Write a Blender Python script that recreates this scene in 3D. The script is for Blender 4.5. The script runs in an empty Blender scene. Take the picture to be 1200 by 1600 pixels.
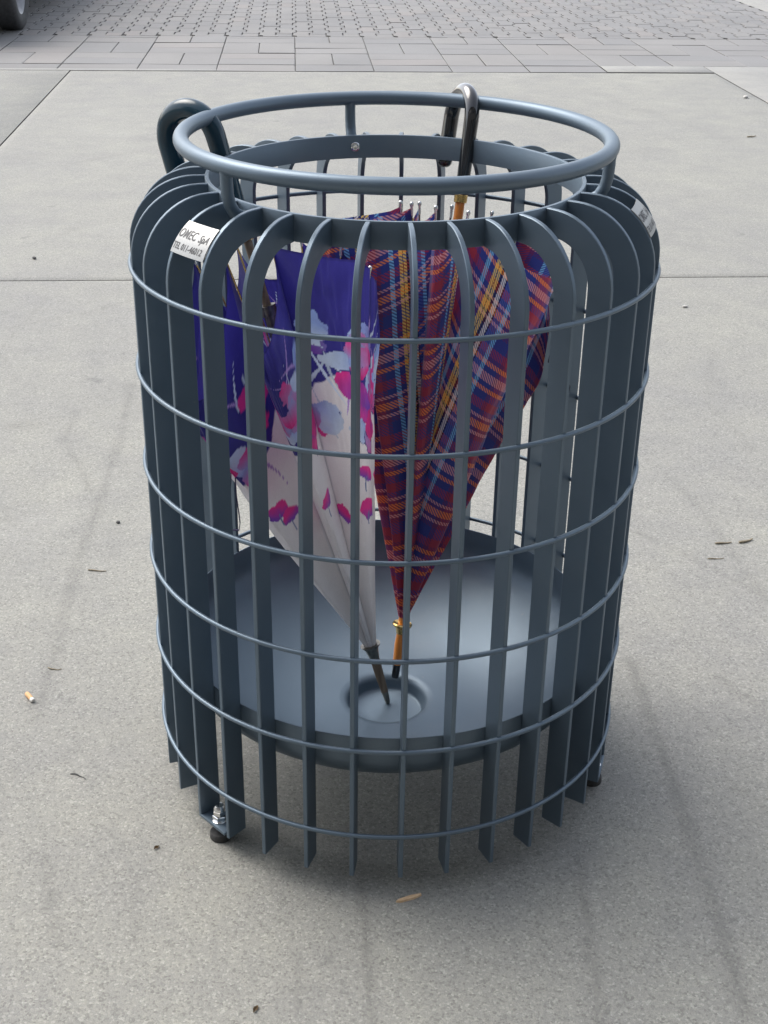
import bpy, bmesh, math, random
import numpy as np
from mathutils import Vector, Matrix, Quaternion
R = math.radians
PI = math.pi
random.seed(7); rng = np.random.default_rng(7)
scene = bpy.context.scene
COL = scene.collection

# ------------------------------------------------------------------ camera
cam = bpy.data.objects.new('camera', bpy.data.cameras.new('camera'))
COL.objects.link(cam)
cam.matrix_world = (Matrix.Translation((-0.0085, -1.766, 1.3328)) @ Matrix.Rotation(R(90 - 27.163), 4, 'X')
                    @ Matrix.Rotation(0.0156, 4, 'Z'))
cam.data.sensor_fit = 'VERTICAL'; cam.data.sensor_height = 24.0
cam.data.lens = 2058.74 / 1600 * 24.0
cam.data.clip_start = 0.05; cam.data.clip_end = 2000
scene.camera = cam

# ------------------------------------------------------------------ light
SUN_EL, SUN_AZ = R(52), R(-52)          # azimuth clockwise from +Y: behind the stand and to its left
world = bpy.data.worlds.new('World'); scene.world = world; world.use_nodes = True
wn = world.node_tree; bg = wn.nodes['Background']
sky = wn.nodes.new('ShaderNodeTexSky'); sky.sky_type = 'NISHITA'; sky.sun_disc = False
sky.sun_elevation = SUN_EL; sky.sun_rotation = SUN_AZ; sky.dust_density = 3.0; sky.ozone_density = 1.0
hs = wn.nodes.new('ShaderNodeHueSaturation'); hs.inputs['Saturation'].default_value = 0.45      # thin high cloud
wn.links.new(sky.outputs[0], hs.inputs['Color']); wn.links.new(hs.outputs[0], bg.inputs[0]); bg.inputs[1].default_value = 0.15
sl = bpy.data.lights.new('sun', 'SUN'); sl.energy = 0.95; sl.angle = R(44); sl.color = (1.0, 0.95, 0.87)
sun = bpy.data.objects.new('sun', sl); COL.objects.link(sun)
sd = Vector((math.sin(SUN_AZ) * math.cos(SUN_EL), math.cos(SUN_AZ) * math.cos(SUN_EL), math.sin(SUN_EL)))
sun.rotation_euler = sd.to_track_quat('Z', 'Y').to_euler(); sun.location = sd * 20
vs = scene.view_settings
vs.view_transform = 'Standard'; vs.look = 'None'; vs.gamma = 1; vs.use_curve_mapping = False
vs.exposure = 1.1

# ------------------------------------------------------------------ helpers
def link(o, parent=None):
    COL.objects.link(o)
    if parent: o.parent = parent
    return o

def tag(o, label=None, cat=None, group=None, kind=None):
    if label: o['label'] = label
    if cat: o['category'] = cat
    if group: o['group'] = group
    if kind: o['kind'] = kind
    return o

def empty(name, loc=(0, 0, 0), rz=0.0):
    o = bpy.data.objects.new(name, None); o.location = loc; o.rotation_euler.z = rz
    o.empty_display_size = 0.1
    return link(o)

def shade(me, angle=35):
    me.polygons.foreach_set('use_smooth', [True] * len(me.polygons))
    try: me.set_sharp_from_angle(angle=R(angle))
    except Exception: pass

def from_bm(name, bm, mats, parent=None, smooth=35):
    me = bpy.data.meshes.new(name); bm.normal_update(); bm.to_mesh(me); bm.free()
    for m in (mats if isinstance(mats, (list, tuple)) else [mats]): me.materials.append(m)
    if smooth: shade(me, smooth)
    return link(bpy.data.objects.new(name, me), parent)

def from_arr(name, V, F, mats, parent=None, smooth=None):
    me = bpy.data.meshes.new(name); me.from_pydata([tuple(v) for v in V], [], F); me.update()
    for m in (mats if isinstance(mats, (list, tuple)) else [mats]): me.materials.append(m)
    if smooth: shade(me, smooth)
    return link(bpy.data.objects.new(name, me), parent)

def box(bm, c, s, M=None, bev=0.0, mi=0):
    r = bmesh.ops.create_cube(bm, size=1.0)
    vs_ = r['verts']
    for v in vs_:
        v.co = Vector((v.co.x * s[0], v.co.y * s[1], v.co.z * s[2]))
    if bev > 0:
        es = list({e for v in vs_ for e in v.link_edges})
        g = bmesh.ops.bevel(bm, geom=es, offset=bev, segments=2, affect='EDGES', profile=0.6)
        vs_ = list({v for f in g['faces'] for v in f.verts} | {v for v in vs_ if v.is_valid})
    for v in vs_:
        v.co = v.co + Vector(c)
        if M is not None: v.co = M @ v.co
    for f in {f for v in vs_ for f in v.link_faces}: f.material_index = mi

def lathe(bm, prof, n=32, M=None, closed_axis=False, mi=0):
    """prof: [(r, z)], revolved about z."""
    rings = []
    for (r, z) in prof:
        if r < 1e-6:
            rings.append([bm.verts.new((0, 0, z))])
        else:
            rings.append([bm.verts.new((r * math.cos(2 * PI * k / n), r * math.sin(2 * PI * k / n), z)) for k in range(n)])
    for a, b in zip(rings, rings[1:]):
        for k in range(n):
            k2 = (k + 1) % n
            try:
                if len(a) == 1 and len(b) == 1: continue
                if len(a) == 1: f = bm.faces.new((a[0], b[k2], b[k]))
                elif len(b) == 1: f = bm.faces.new((a[k], a[k2], b[0]))
                else: f = bm.faces.new((a[k], a[k2], b[k2], b[k]))
                f.material_index = mi
            except ValueError: pass
    if M is not None:
        for ring in rings:
            for v in ring: v.co = M @ v.co

def tube(bm, pts, rad, n=12, closed=False, caps=True):
    """rad: number or list. Round sweep along a polyline."""
    pts = [Vector(p) for p in pts]; N = len(pts)
    rr = rad if isinstance(rad, (list, tuple)) else [rad] * N
    tang = []
    for i in range(N):
        if closed: t = pts[(i + 1) % N] - pts[i - 1]
        else: t = pts[min(i + 1, N - 1)] - pts[max(i - 1, 0)]
        tang.append(t.normalized())
    up = Vector((0, 0, 1)) if abs(tang[0].z) < 0.9 else Vector((1, 0, 0))
    nrm = (up - tang[0] * up.dot(tang[0])).normalized()
    rings = []
    for i in range(N):
        t = tang[i]; nrm = (nrm - t * nrm.dot(t)).normalized(); b = t.cross(nrm)
        rings.append([bm.verts.new(pts[i] + (nrm * math.cos(2 * PI * k / n) + b * math.sin(2 * PI * k / n)) * rr[i]) for k in range(n)])
    pairs = list(zip(rings, rings[1:])) + ([(rings[-1], rings[0])] if closed else [])
    for a, b in pairs:
        for k in range(n): bm.faces.new((a[k], a[(k + 1) % n], b[(k + 1) % n], b[k]))
    if caps and not closed:
        bm.faces.new(list(reversed(rings[0]))); bm.faces.new(rings[-1])

def axis_matrix(origin, z, xhint=(1, 0, 0)):
    z = Vector(z).normalized(); x = Vector(xhint); x = (x - z * x.dot(z)).normalized(); y = z.cross(x)
    M = Matrix((x, y, z)).transposed().to_4x4(); M.translation = Vector(origin)
    return M

# ------------------------------------------------------------------ materials
class NT:
    def __init__(s, name):
        s.m = bpy.data.materials.new(name); s.m.use_nodes = True
        s.t = s.m.node_tree; s.b = s.t.nodes['Principled BSDF']; s.out = s.t.nodes['Material Output']
    def n(s, typ, ins=None, **kw):
        nd = s.t.nodes.new(typ)
        for k, v in kw.items(): setattr(nd, k, v)
        for k, v in (ins or {}).items():
            if hasattr(v, 'links'): s.t.links.new(v, nd.inputs[k])
            else: nd.inputs[k].default_value = v
        return nd
    def ln(s, a, b): s.t.links.new(a, b)
    def math(s, op, a, b=0.0, c=None):
        ins = {0: a, 1: b}
        if c is not None: ins[2] = c
        return s.n('ShaderNodeMath', ins, operation=op).outputs[0]
    def mix(s, fac, a, b, mode='MIX'):
        nd = s.n('ShaderNodeMix', None, data_type='RGBA', blend_type=mode)
        for idx, v in ((0, fac), (6, a), (7, b)):
            if hasattr(v, 'links'): s.t.links.new(v, nd.inputs[idx])
            else: nd.inputs[idx].default_value = v if idx == 0 else (*v, 1) if len(v) == 3 else v
        return nd.outputs[2]
    def ramp(s, fac, stops, interp='LINEAR'):
        nd = s.n('ShaderNodeValToRGB'); cr = nd.color_ramp; cr.interpolation = interp
        while len(cr.elements) < len(stops): cr.elements.new(0.5)
        for e, (p, c) in zip(cr.elements, stops):
            e.position = p; e.color = (*c, 1) if not isinstance(c, (int, float)) else (c, c, c, 1)
        s.ln(fac, nd.inputs[0]); return nd.outputs[0]
    def noise(s, vec, scale, detail=3, rough=0.5, out=0):
        nd = s.n('ShaderNodeTexNoise', {'Scale': scale, 'Detail': detail, 'Roughness': rough})
        if vec is not None: s.ln(vec, nd.inputs['Vector'])
        return nd.outputs[out]
    def bump(s, h, dist, strength=1.0, normal=None):
        nd = s.n('ShaderNodeBump', {'Height': h, 'Distance': dist, 'Strength': strength})
        if normal is not None: s.ln(normal, nd.inputs['Normal'])
        return nd.outputs[0]

def obj_co(T): return T.n('ShaderNodeTexCoord').outputs['Object']

def simple(name, col, rough=0.5, metal=0.0, var=0.08, scale=60, bump=0.0, coat=0.0, spec=None):
    T = NT(name); co = obj_co(T)
    n = T.noise(co, scale, 4)
    lo = tuple(c * (1 - var) for c in col); hi = tuple(min(1, c * (1 + var)) for c in col)
    T.ln(T.ramp(n, [(0.3, lo), (0.7, hi)]), T.b.inputs['Base Color'])
    T.b.inputs['Metallic'].default_value = metal
    T.ln(T.ramp(T.noise(co, scale * 0.4, 3), [(0.3, max(0.02, rough - 0.06)), (0.7, min(1, rough + 0.06))]), T.b.inputs['Roughness'])
    if coat: T.b.inputs['Coat Weight'].default_value = coat; T.b.inputs['Coat Roughness'].default_value = 0.08
    if spec is not None: T.b.inputs['Specular IOR Level'].default_value = spec
    if bump: T.ln(T.bump(n, bump), T.b.inputs['Normal'])
    return T.m

def mat_paint():
    T = NT('grey_blue_satin_paint'); co = obj_co(T)
    n = T.noise(co, 14, 4)
    c = T.ramp(n, [(0.3, (0.110, 0.155, 0.200)), (0.7, (0.122, 0.169, 0.216))])
    dust = T.ramp(T.noise(co, 420, 2), [(0.70, 0.0), (0.78, 1.0)])
    c = T.mix(T.math('MULTIPLY', dust, 0.12), c, (0.30, 0.31, 0.32))
    film = T.ramp(T.noise(co, 5.5, 6, 0.7), [(0.52, 0.0), (0.72, 1.0)])
    c = T.mix(T.math('MULTIPLY', film, 0.13), c, (0.26, 0.26, 0.25))
    chip = T.ramp(T.noise(co, 75, 3, 0.6), [(0.735, 0.0), (0.75, 1.0)])
    c = T.mix(T.math('MULTIPLY', chip, 0.45), c, (0.20, 0.21, 0.22))
    T.ln(c, T.b.inputs['Base Color'])
    T.ln(T.ramp(n, [(0.3, 0.38), (0.7, 0.46)]), T.b.inputs['Roughness'])
    T.b.inputs['Specular IOR Level'].default_value = 0.7; T.b.inputs['Metallic'].default_value = 0.42
    T.ln(T.bump(T.noise(co, 900, 2), 0.0002, 0.5), T.b.inputs['Normal'])
    return T.m

def mat_concrete(name, base, warm=1.0, grain=1.0, scuff=False):
    T = NT(name); co = T.n('ShaderNodeTexCoord').outputs['Object']
    big = T.noise(co, 0.9, 5, 0.6); mid = T.noise(co, 7, 5, 0.6)
    c = T.ramp(big, [(0.25, tuple(base * f for f in (0.86, 0.86, 0.86))), (0.75, tuple(base * f for f in (1.10, 1.10, 1.10 * warm)))])
    c = T.mix(0.35, c, T.ramp(mid, [(0.3, (base * 0.78,) * 3), (0.7, (base * 1.2, base * 1.19, base * 1.16 * warm))]))
    # exposed aggregate
    vo = T.n('ShaderNodeTexVoronoi', {'Scale': 300.0}); T.ln(co, vo.inputs['Vector'])
    sp = T.n('ShaderNodeSeparateColor'); T.ln(vo.outputs['Color'], sp.inputs[0])
    ag = T.ramp(sp.outputs[0], [(0.0, (0.42, 0.41, 0.39)), (0.25, (0.85, 0.85, 0.84)), (0.6, (1.0, 0.99, 0.96)), (0.86, (1.16, 1.14, 1.06)), (0.97, (1.55, 1.53, 1.48))])
    c = T.mix(0.52 * grain, c, ag, 'MULTIPLY')
    fine = T.noise(co, 560, 3, 0.75)
    c = T.mix(0.75 * grain, c, T.ramp(fine, [(0.3, (0.6, 0.6, 0.58)), (0.7, (1.3, 1.3, 1.3))]), 'MULTIPLY')
    blot = T.ramp(T.noise(co, 2.7, 6, 0.65), [(0.56, 0.0), (0.72, 1.0)])
    c = T.mix(T.math('MULTIPLY', blot, 0.26), c, (0.15, 0.15, 0.15))
    pale = T.ramp(T.noise(co, 1.7, 6, 0.7), [(0.58, 0.0), (0.75, 1.0)])
    c = T.mix(T.math('MULTIPLY', pale, 0.25), c, (base * 1.35, base * 1.33, base * 1.26))
    spot = T.ramp(T.noise(co, 9.0, 2, 0.4), [(0.735, 0.0), (0.765, 1.0)])
    c = T.mix(T.math('MULTIPLY', spot, 0.35), c, (0.12, 0.12, 0.118))
    if scuff:
        at = T.n('ShaderNodeAttribute', attribute_name='scuff')
        c = T.mix(at.outputs['Fac'], c, (0.085, 0.082, 0.078))
    T.ln(c, T.b.inputs['Base Color'])
    T.b.inputs['Roughness'].default_value = 0.78
    h = T.math('ADD', T.math('MULTIPLY', vo.outputs['Distance'], -0.6), fine)
    T.ln(T.bump(h, 0.0011 * grain, 0.6), T.b.inputs['Normal'])
    return T.m

def mat_paver(name, base, island=False):
    T = NT(name); co = T.n('ShaderNodeTexCoord').outputs['Object']
    if island: rnd = T.n('ShaderNodeNewGeometry').outputs['Random Per Island']
    else: rnd = T.n('ShaderNodeObjectInfo').outputs['Random']
    pos = T.n('ShaderNodeNewGeometry').outputs['Position']
    c = T.ramp(rnd, [(0.0, tuple(base * f for f in (0.93, 0.93, 0.93))), (0.5, (base, base * 0.985, base * 0.97)), (0.85, (base * 1.04, base * 1.02, base * 0.99)), (1.0, (base * 1.09, base * 1.03, base * 0.99))])
    c = T.mix(0.5, c, T.ramp(T.noise(pos, 1.2, 5, 0.6), [(0.3, (0.8, 0.8, 0.8)), (0.7, (1.15, 1.15, 1.15))]), 'MULTIPLY')
    fine = T.noise(pos, 260, 3, 0.7)
    c = T.mix(0.5, c, T.ramp(fine, [(0.3, (0.7, 0.7, 0.7)), (0.7, (1.25, 1.25, 1.25))]), 'MULTIPLY')
    T.ln(c, T.b.inputs['Base Color']); T.b.inputs['Roughness'].default_value = 0.8
    T.ln(T.bump(fine, 0.001, 0.6), T.b.inputs['Normal'])
    return T.m

def mat_tartan():
    T = NT('tartan_twill'); uv = T.n('ShaderNodeUVMap', uv_map='cloth').outputs[0]
    sx = T.n('ShaderNodeSeparateXYZ'); T.ln(uv, sx.inputs[0]); u, v = sx.outputs[0], sx.outputs[1]
    MAR = (0.38, 0.035, 0.075); NAV = (0.03, 0.046, 0.27); PUR = (0.13, 0.025, 0.13); ORA = (1.0, 0.30, 0.07)
    PIN = (0.80, 0.38, 0.40); YEL = (0.92, 0.66, 0.16); LBL = (0.22, 0.56, 0.9); WHI = (0.85, 0.83, 0.78); BLU = (0.07, 0.12, 0.45); BLK = (0.008, 0.008, 0.012)
    fu = T.math('FRACT', T.math('DIVIDE', T.math('ADD', u, 10.0 * 0.132), 0.132))
    warp = T.ramp(fu, [(0.0, MAR), (0.09, PUR), (0.14, NAV), (0.235, LBL), (0.29, NAV), (0.355, YEL), (0.395, BLK), (0.405, YEL), (0.445, BLK), (0.475, WHI), (0.525, BLK), (0.54, BLU), (0.63, LBL), (0.68, NAV), (0.85, PUR), (0.91, MAR)], 'CONSTANT')
    fv = T.math('FRACT', T.math('DIVIDE', v, 0.172))
    weft = T.ramp(fv, [(0.0, PUR), (0.05, PIN), (0.085, PUR), (0.12, ORA), (0.195, PUR), (0.225, PIN), (0.255, NAV), (0.31, MAR), (0.40, NAV), (0.48, ORA), (0.52, NAV), (0.57, PIN), (0.655, NAV), (0.71, ORA), (0.755, PUR), (0.80, MAR), (0.88, NAV)], 'CONSTANT')
    tw = T.math('GREATER_THAN', T.math('FRACT', T.math('DIVIDE', T.math('ADD', u, v), 0.0054)), 0.5)
    c = T.mix(T.math('ADD', T.math('MULTIPLY', tw, 0.70), 0.10), warp, weft)
    pos = obj_co(T)
    c = T.mix(0.4, c, T.ramp(T.noise(pos, 900, 2), [(0.3, (0.85, 0.85, 0.85)), (0.7, (1.25, 1.25, 1.25))]), 'MULTIPLY')
    T.ln(c, T.b.inputs['Base Color']); T.b.inputs['Roughness'].default_value = 0.55
    T.b.inputs['Sheen Weight'].default_value = 0.15
    T.ln(T.bump(T.noise(pos, 34, 4, 0.55), 0.004, 0.5), T.b.inputs['Normal'])
    tr = T.n('ShaderNodeBsdfTranslucent'); T.ln(c, tr.inputs[0])
    mx = T.n('ShaderNodeMixShader', {0: 0.36}); T.ln(T.b.outputs[0], mx.inputs[1]); T.ln(tr.outputs[0], mx.inputs[2]); T.ln(mx.outputs[0], T.out.inputs[0])
    return T.m

def mat_floral():
    T = NT('floral_satin_cloth')
    at = T.n('ShaderNodeAttribute', attribute_name='print')
    pos = obj_co(T)
    c = T.mix(0.3, at.outputs['Color'], T.ramp(T.noise(pos, 700, 2), [(0.3, (0.85, 0.85, 0.85)), (0.7, (1.1, 1.1, 1.1))]), 'MULTIPLY')
    T.ln(c, T.b.inputs['Base Color']); T.b.inputs['Roughness'].default_value = 0.42
    T.b.inputs['Sheen Weight'].default_value = 0.2
    T.ln(T.bump(T.noise(pos, 19, 4, 0.5), 0.010, 0.6), T.b.inputs['Normal'])
    tr = T.n('ShaderNodeBsdfTranslucent'); T.ln(c, tr.inputs[0])
    mx = T.n('ShaderNodeMixShader', {0: 0.45}); T.ln(T.b.outputs[0], mx.inputs[1]); T.ln(tr.outputs[0], mx.inputs[2])
    T.ln(mx.outputs[0], T.out.inputs[0])
    return T.m

def mat_wood(name, a, b, rough=0.3, coat=0.6):
    T = NT(name); co = obj_co(T)
    mp = T.n('ShaderNodeMapping'); T.ln(co, mp.inputs[0]); mp.inputs['Scale'].default_value = (120, 120, 9)
    n = T.noise(mp.outputs[0], 1.0, 5, 0.6)
    T.ln(T.ramp(n, [(0.3, a), (0.7, b)]), T.b.inputs['Base Color'])
    T.b.inputs['Roughness'].default_value = rough; T.b.inputs['Coat Weight'].default_value = coat
    return T.m

M_PAINT = mat_paint()
M_CONC = mat_concrete('forecourt_concrete', 0.268, 0.905, scuff=True)
M_CONC2 = mat_concrete('worn_concrete', 0.28, 0.95, 0.8)
M_PALE = mat_concrete('pale_kerb_concrete', 0.27, 0.94, 0.6)
M_EARTH = mat_concrete('ground_asphalt', 0.075, 1.0, 0.8)
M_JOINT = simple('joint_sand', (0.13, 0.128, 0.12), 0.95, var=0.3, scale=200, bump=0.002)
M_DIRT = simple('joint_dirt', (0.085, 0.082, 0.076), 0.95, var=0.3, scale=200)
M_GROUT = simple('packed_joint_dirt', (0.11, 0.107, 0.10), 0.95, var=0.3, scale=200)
M_PAVER = mat_paver('paver_grey', 0.215)
M_ZIG = mat_paver('zigzag_paver_grey', 0.205)
M_ZIGS = mat_paver('far_paver_grey', 0.205, island=True)
M_TART = mat_tartan()
M_FLOR = mat_floral()
M_ORANGE = mat_wood('orange_lacquered_wood', (0.55, 0.17, 0.022), (0.74, 0.27, 0.04), 0.28)
M_BROWN = mat_wood('worn_brown_wood', (0.085, 0.055, 0.035), (0.20, 0.15, 0.10), 0.5, 0.1)
M_TEAL = simple('dark_teal_lacquer', (0.006, 0.032, 0.052), 0.1, var=0.2, scale=20, coat=0.0, spec=0.45)
M_BLACK = simple('black_lacquer', (0.008, 0.009, 0.011), 0.12, var=0.2, scale=20, coat=1.0)
M_RUB = simple('black_rubber', (0.04, 0.04, 0.04), 0.7, var=0.2, scale=300, bump=0.0003)
M_CHROME = simple('chromed_steel', (0.72, 0.72, 0.72), 0.14, 1.0, var=0.05, scale=200)
M_ALU = simple('brushed_aluminium', (0.36, 0.365, 0.36), 0.42, 0.4, var=0.05, scale=300)
M_BRASS = simple('brass', (0.62, 0.42, 0.16), 0.25, 1.0, var=0.1, scale=200)
M_GUN = simple('dull_steel', (0.20, 0.19, 0.17), 0.35, 1.0, var=0.25, scale=150)
M_INK = simple('engraved_grey_letters', (0.085, 0.085, 0.09), 0.6, var=0.1)
M_STRAP = simple('dark_strap_cloth', (0.012, 0.012, 0.03), 0.7, var=0.2, scale=500)
M_CORD = simple('indigo_cord', (0.02, 0.015, 0.07), 0.7, var=0.2, scale=500)
M_TYRE = simple('dusty_tyre_rubber', (0.055, 0.056, 0.058), 0.75, var=0.25, scale=40, bump=0.0004)
M_CARP = simple('dark_green_car_paint', (0.018, 0.03, 0.03), 0.25, 0.2, var=0.05, scale=10, coat=1.0)
M_GLASS = simple('tinted_car_glass', (0.015, 0.02, 0.022), 0.05, 0.0, var=0.02, coat=1.0)
M_LAMP = simple('clear_lamp_glass', (0.6, 0.62, 0.62), 0.1, 0.3, coat=1.0)
M_REDL = simple('red_lamp_glass', (0.35, 0.01, 0.01), 0.15, 0.0, coat=1.0)
M_RIM = simple('wheel_alloy', (0.22, 0.22, 0.225), 0.35, 0.9, var=0.08)
M_CORK = simple('cigarette_filter_paper', (0.66, 0.40, 0.20), 0.8, var=0.2, scale=900)
M_PAPERW = simple('white_cigarette_paper', (0.75, 0.74, 0.70), 0.8)
M_SPLINT = mat_wood('pale_wood_splinter', (0.55, 0.36, 0.20), (0.74, 0.54, 0.34), 0.7, 0.0)
M_TWIG = simple('dry_twig_bark', (0.28, 0.24, 0.17), 0.85, var=0.3, scale=400)
M_LEAF = simple('dry_leaf', (0.15, 0.10, 0.05), 0.8, var=0.35, scale=200)
M_STONE = simple('pale_pebble', (0.5, 0.49, 0.46), 0.8, var=0.2, scale=200)
M_DARKST = simple('dark_grit', (0.06, 0.06, 0.06), 0.8, var=0.2, scale=200)

# ------------------------------------------------------------------ ground
TH = R(4.0); GO = Vector((-0.113, 6.951, 0))       # paving frame: u along the paving edge, v away from the camera
CT, ST = math.cos(TH), math.sin(TH)
def loc(u, v, z=0.0): return Vector((GO.x + u * CT - v * ST, GO.y + u * ST + v * CT, z))

bm = bmesh.new()
s_ = 400
q = [bm.verts.new(p) for p in ((-s_, -s_, 0), (s_, -s_, 0), (s_, s_, 0), (-s_, s_, 0))]; bm.faces.new(q)
ground = from_bm('ground', bm, M_EARTH, None, 0); ground.location.z = -0.016; tag(ground, kind='structure')

def slab_grid(name, us, vs_, mat, parent, z=0.0, scuffs=None, drop=0.03):
    """A cast slab: fine top sheet, eased arrises and sides, in paving coordinates."""
    us = np.asarray(us); vs_ = np.asarray(vs_); nu, nv = len(us), len(vs_)
    U, Vv = np.meshgrid(us, vs_, indexing='ij')
    Z = np.full(U.shape, 0.0)
    e = 0.0018
    F = []; idx = lambda i, j: i * nv + j
    V = [(float(U[i, j]), float(Vv[i, j]), 0.0) for i in range(nu) for j in range(nv)]
    for i in range(nu - 1):
        for j in range(nv - 1): F.append((idx(i, j), idx(i + 1, j), idx(i + 1, j + 1), idx(i, j + 1)))
    ring = [idx(i, 0) for i in range(nu)] + [idx(nu - 1, j) for j in range(1, nv)] + [idx(i, nv - 1) for i in range(nu - 2, -1, -1)] + [idx(0, j) for j in range(nv - 2, 0, -1)]
    cu, cv = (us[0] + us[-1]) / 2, (vs_[0] + vs_[-1]) / 2
    def out(p, d, z):
        x = p[0] + (d if p[0] >= us[-1] - 1e-9 else -d if p[0] <= us[0] + 1e-9 else 0)
        y = p[1] + (d if p[1] >= vs_[-1] - 1e-9 else -d if p[1] <= vs_[0] + 1e-9 else 0)
        return (x, y, z)
    base = len(V); n = len(ring)
    V += [out(V[k], e, -e * 0.8) for k in ring]; V += [out(V[k], e, -drop) for k in ring]
    for k in range(n):
        k2 = (k + 1) % n
        F.append((ring[k2], ring[k], base + k, base + k2)); F.append((base + k2, base + k, base + n + k, base + n + k2))
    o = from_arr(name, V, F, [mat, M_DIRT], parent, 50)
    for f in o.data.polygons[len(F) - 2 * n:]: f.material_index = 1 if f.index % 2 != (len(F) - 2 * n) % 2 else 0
    o.location = (GO.x, GO.y, z - (parent.location.z if parent else 0)); o.rotation_euler.z = TH
    if scuffs:
        xw = GO.x + U * CT - Vv * ST; yw = GO.y + U * ST + Vv * CT
        val = np.zeros(U.shape)
        for pts, wd, st in scuffs:
            P = np.array(pts)
            # smooth the polyline
            tt = np.linspace(0, len(P) - 1, (len(P) - 1) * 8 + 1)
            Q = np.c_[np.interp(tt, range(len(P)), P[:, 0]), np.interp(tt, range(len(P)), P[:, 1])]
            for a, b in zip(Q, Q[1:]):
                ab = b - a; L2 = (ab ** 2).sum() + 1e-12
                t = np.clip(((xw - a[0]) * ab[0] + (yw - a[1]) * ab[1]) / L2, 0, 1)
                d = np.hypot(xw - a[0] - t * ab[0], yw - a[1] - t * ab[1])
                val = np.maximum(val, st * np.exp(-(d / wd) ** 2))
        val *= 0.75 + 0.25 * np.sin(xw * 61 + yw * 37) * np.sin(yw * 53 - xw * 17)
        full = np.zeros(len(V), dtype=np.float32); full[:nu * nv] = val.reshape(-1)
        a = o.data.attributes.new('scuff', 'FLOAT', 'POINT'); a.data.foreach_set('value', full)
    return o

SEAM = -4.385
scuffs = [([(-0.70, 1.568), (-0.663, 1.227), (-0.647, 0.905), (-0.635, 0.607), (-0.617, 0.381), (-0.601, 0.207), (-0.59, 0.05)], 0.011, 0.30),
          ([(-0.808, 1.385), (-0.80, 1.2), (-0.741, 1.073), (-0.655, 0.872)], 0.008, 0.26),
          ([(-0.495, -0.29), (-0.468, -0.367), (-0.437, -0.463)], 0.010, 0.30),
          ([(-0.36, -0.32), (-0.345, -0.40), (-0.33, -0.46)], 0.006, 0.24),
          ([(-0.038, -0.293), (-0.024, -0.419), (-0.014, -0.542), (-0.010, -0.60)], 0.007, 0.42),
          ([(-0.125, -0.43), (-0.115, -0.5), (-0.10, -0.58)], 0.005, 0.26),
          ([(0.286, -0.272), (0.282, -0.376), (0.278, -0.493), (0.275, -0.60)], 0.007, 0.42),
          ([(0.446, 0.257), (0.453, 0.062), (0.458, -0.138), (0.463, -0.347), (0.465, -0.56)], 0.011, 0.40),
          ([(0.656, 1.053), (0.698, 0.887), (0.73, 0.651), (0.751, 0.47)], 0.010, 0.22),
          ([(0.533, 0.759), (0.636, 0.648), (0.754, 0.482)], 0.009, 0.24),
          ([(0.60, 0.20), (0.68, 0.05), (0.70, -0.02)], 0.012, 0.22),
          ([(0.55, -0.1), (0.62, -0.2), (0.66, -0.30)], 0.010, 0.18),
          ([(-0.93, 1.275), (-0.905, 1.285)], 0.03, 0.30),
          ([(-1.15, 2.0), (-0.95, 2.15), (-0.78, 2.35)], 0.010, 0.14),
          ([(-1.1, 2.3), (-1.12, 1.8), (-1.0, 1.55)], 0.008, 0.12),
          ([(0.95, 1.9), (0.85, 1.5), (0.9, 1.2)], 0.012, 0.12),
          ([(-0.6, -0.1), (-0.63, -0.3), (-0.6, -0.5)], 0.02, 0.14)]
def lin(a, b, st): return list(np.arange(a, b - st * 0.5, st)) + [b]
us = [-9, -5, -3, -2, -1.6] + lin(-1.6, 1.55, 0.0115)[1:] + [1.9, 2.5, 4, 9]
vs1 = [-14, -11, -9, -8.2] + lin(-8.0, SEAM - 0.0075, 0.0115)
slab_grid('concrete_slab', us, vs1, M_CONC, ground, 0.0, scuffs)
far_scuff = [([(-1.45, 4.2), (-1.2, 4.5), (-1.0, 4.4)], 0.02, 0.16), ([(-0.9, 3.4), (-1.15, 3.2), (-1.25, 3.0)], 0.012, 0.14),
             ([(0.30, 6.6), (0.36, 5.8), (0.33, 5.2)], 0.02, 0.2), ([(0.52, 6.6), (0.50, 5.9)], 0.015, 0.16), ([(-1.0, 2.9), (-0.8, 3.05), (-0.7, 3.2)], 0.01, 0.14),
             ([(1.1, 6.5), (1.5, 5.6), (1.7, 4.9)], 0.04, 0.08)]
slab_grid('concrete_slab', lin(-1.902, 2.196, 0.04), lin(SEAM + 0.0075, -0.012, 0.04), M_CONC, ground, -0.001, far_scuff)
slab_grid('concrete_slab', [-9, -5, -3, -2.4, -1.911], lin(SEAM + 0.0075, -0.012, 0.2), M_CONC, ground, 0.001, [([(-2.5, 5), (-2.3, 5.5)], 0.02, 0.1)])
slab_grid('concrete_slab', [2.204, 2.5, 3, 4, 6, 9], lin(SEAM + 0.0075, 0.254, 0.2), M_PALE, ground, 0.002)
slab_grid('kerb_strip', [1.505, 1.7, 1.9, 2.192], [0.006, 0.12, 0.252], M_PALE, ground, 0.004)
slab_grid('kerb_strip', [-3.4, -2.6, -2.0, -1.4, -1.0], [-0.006, 0.03, 0.055], M_PALE, ground, 0.003)

# paving beyond: a bedding sheet with every paver laid on it
bm = bmesh.new()
for p in ((-7, 0.0, 0), (3.64, 0.0, 0), (3.64, 6.4, 0), (-7, 6.4, 0)): bm.verts.new(p)
bm.faces.new(bm.verts[:])
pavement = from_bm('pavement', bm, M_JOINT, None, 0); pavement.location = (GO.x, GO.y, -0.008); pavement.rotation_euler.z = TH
tag(pavement, kind='structure')

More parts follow.
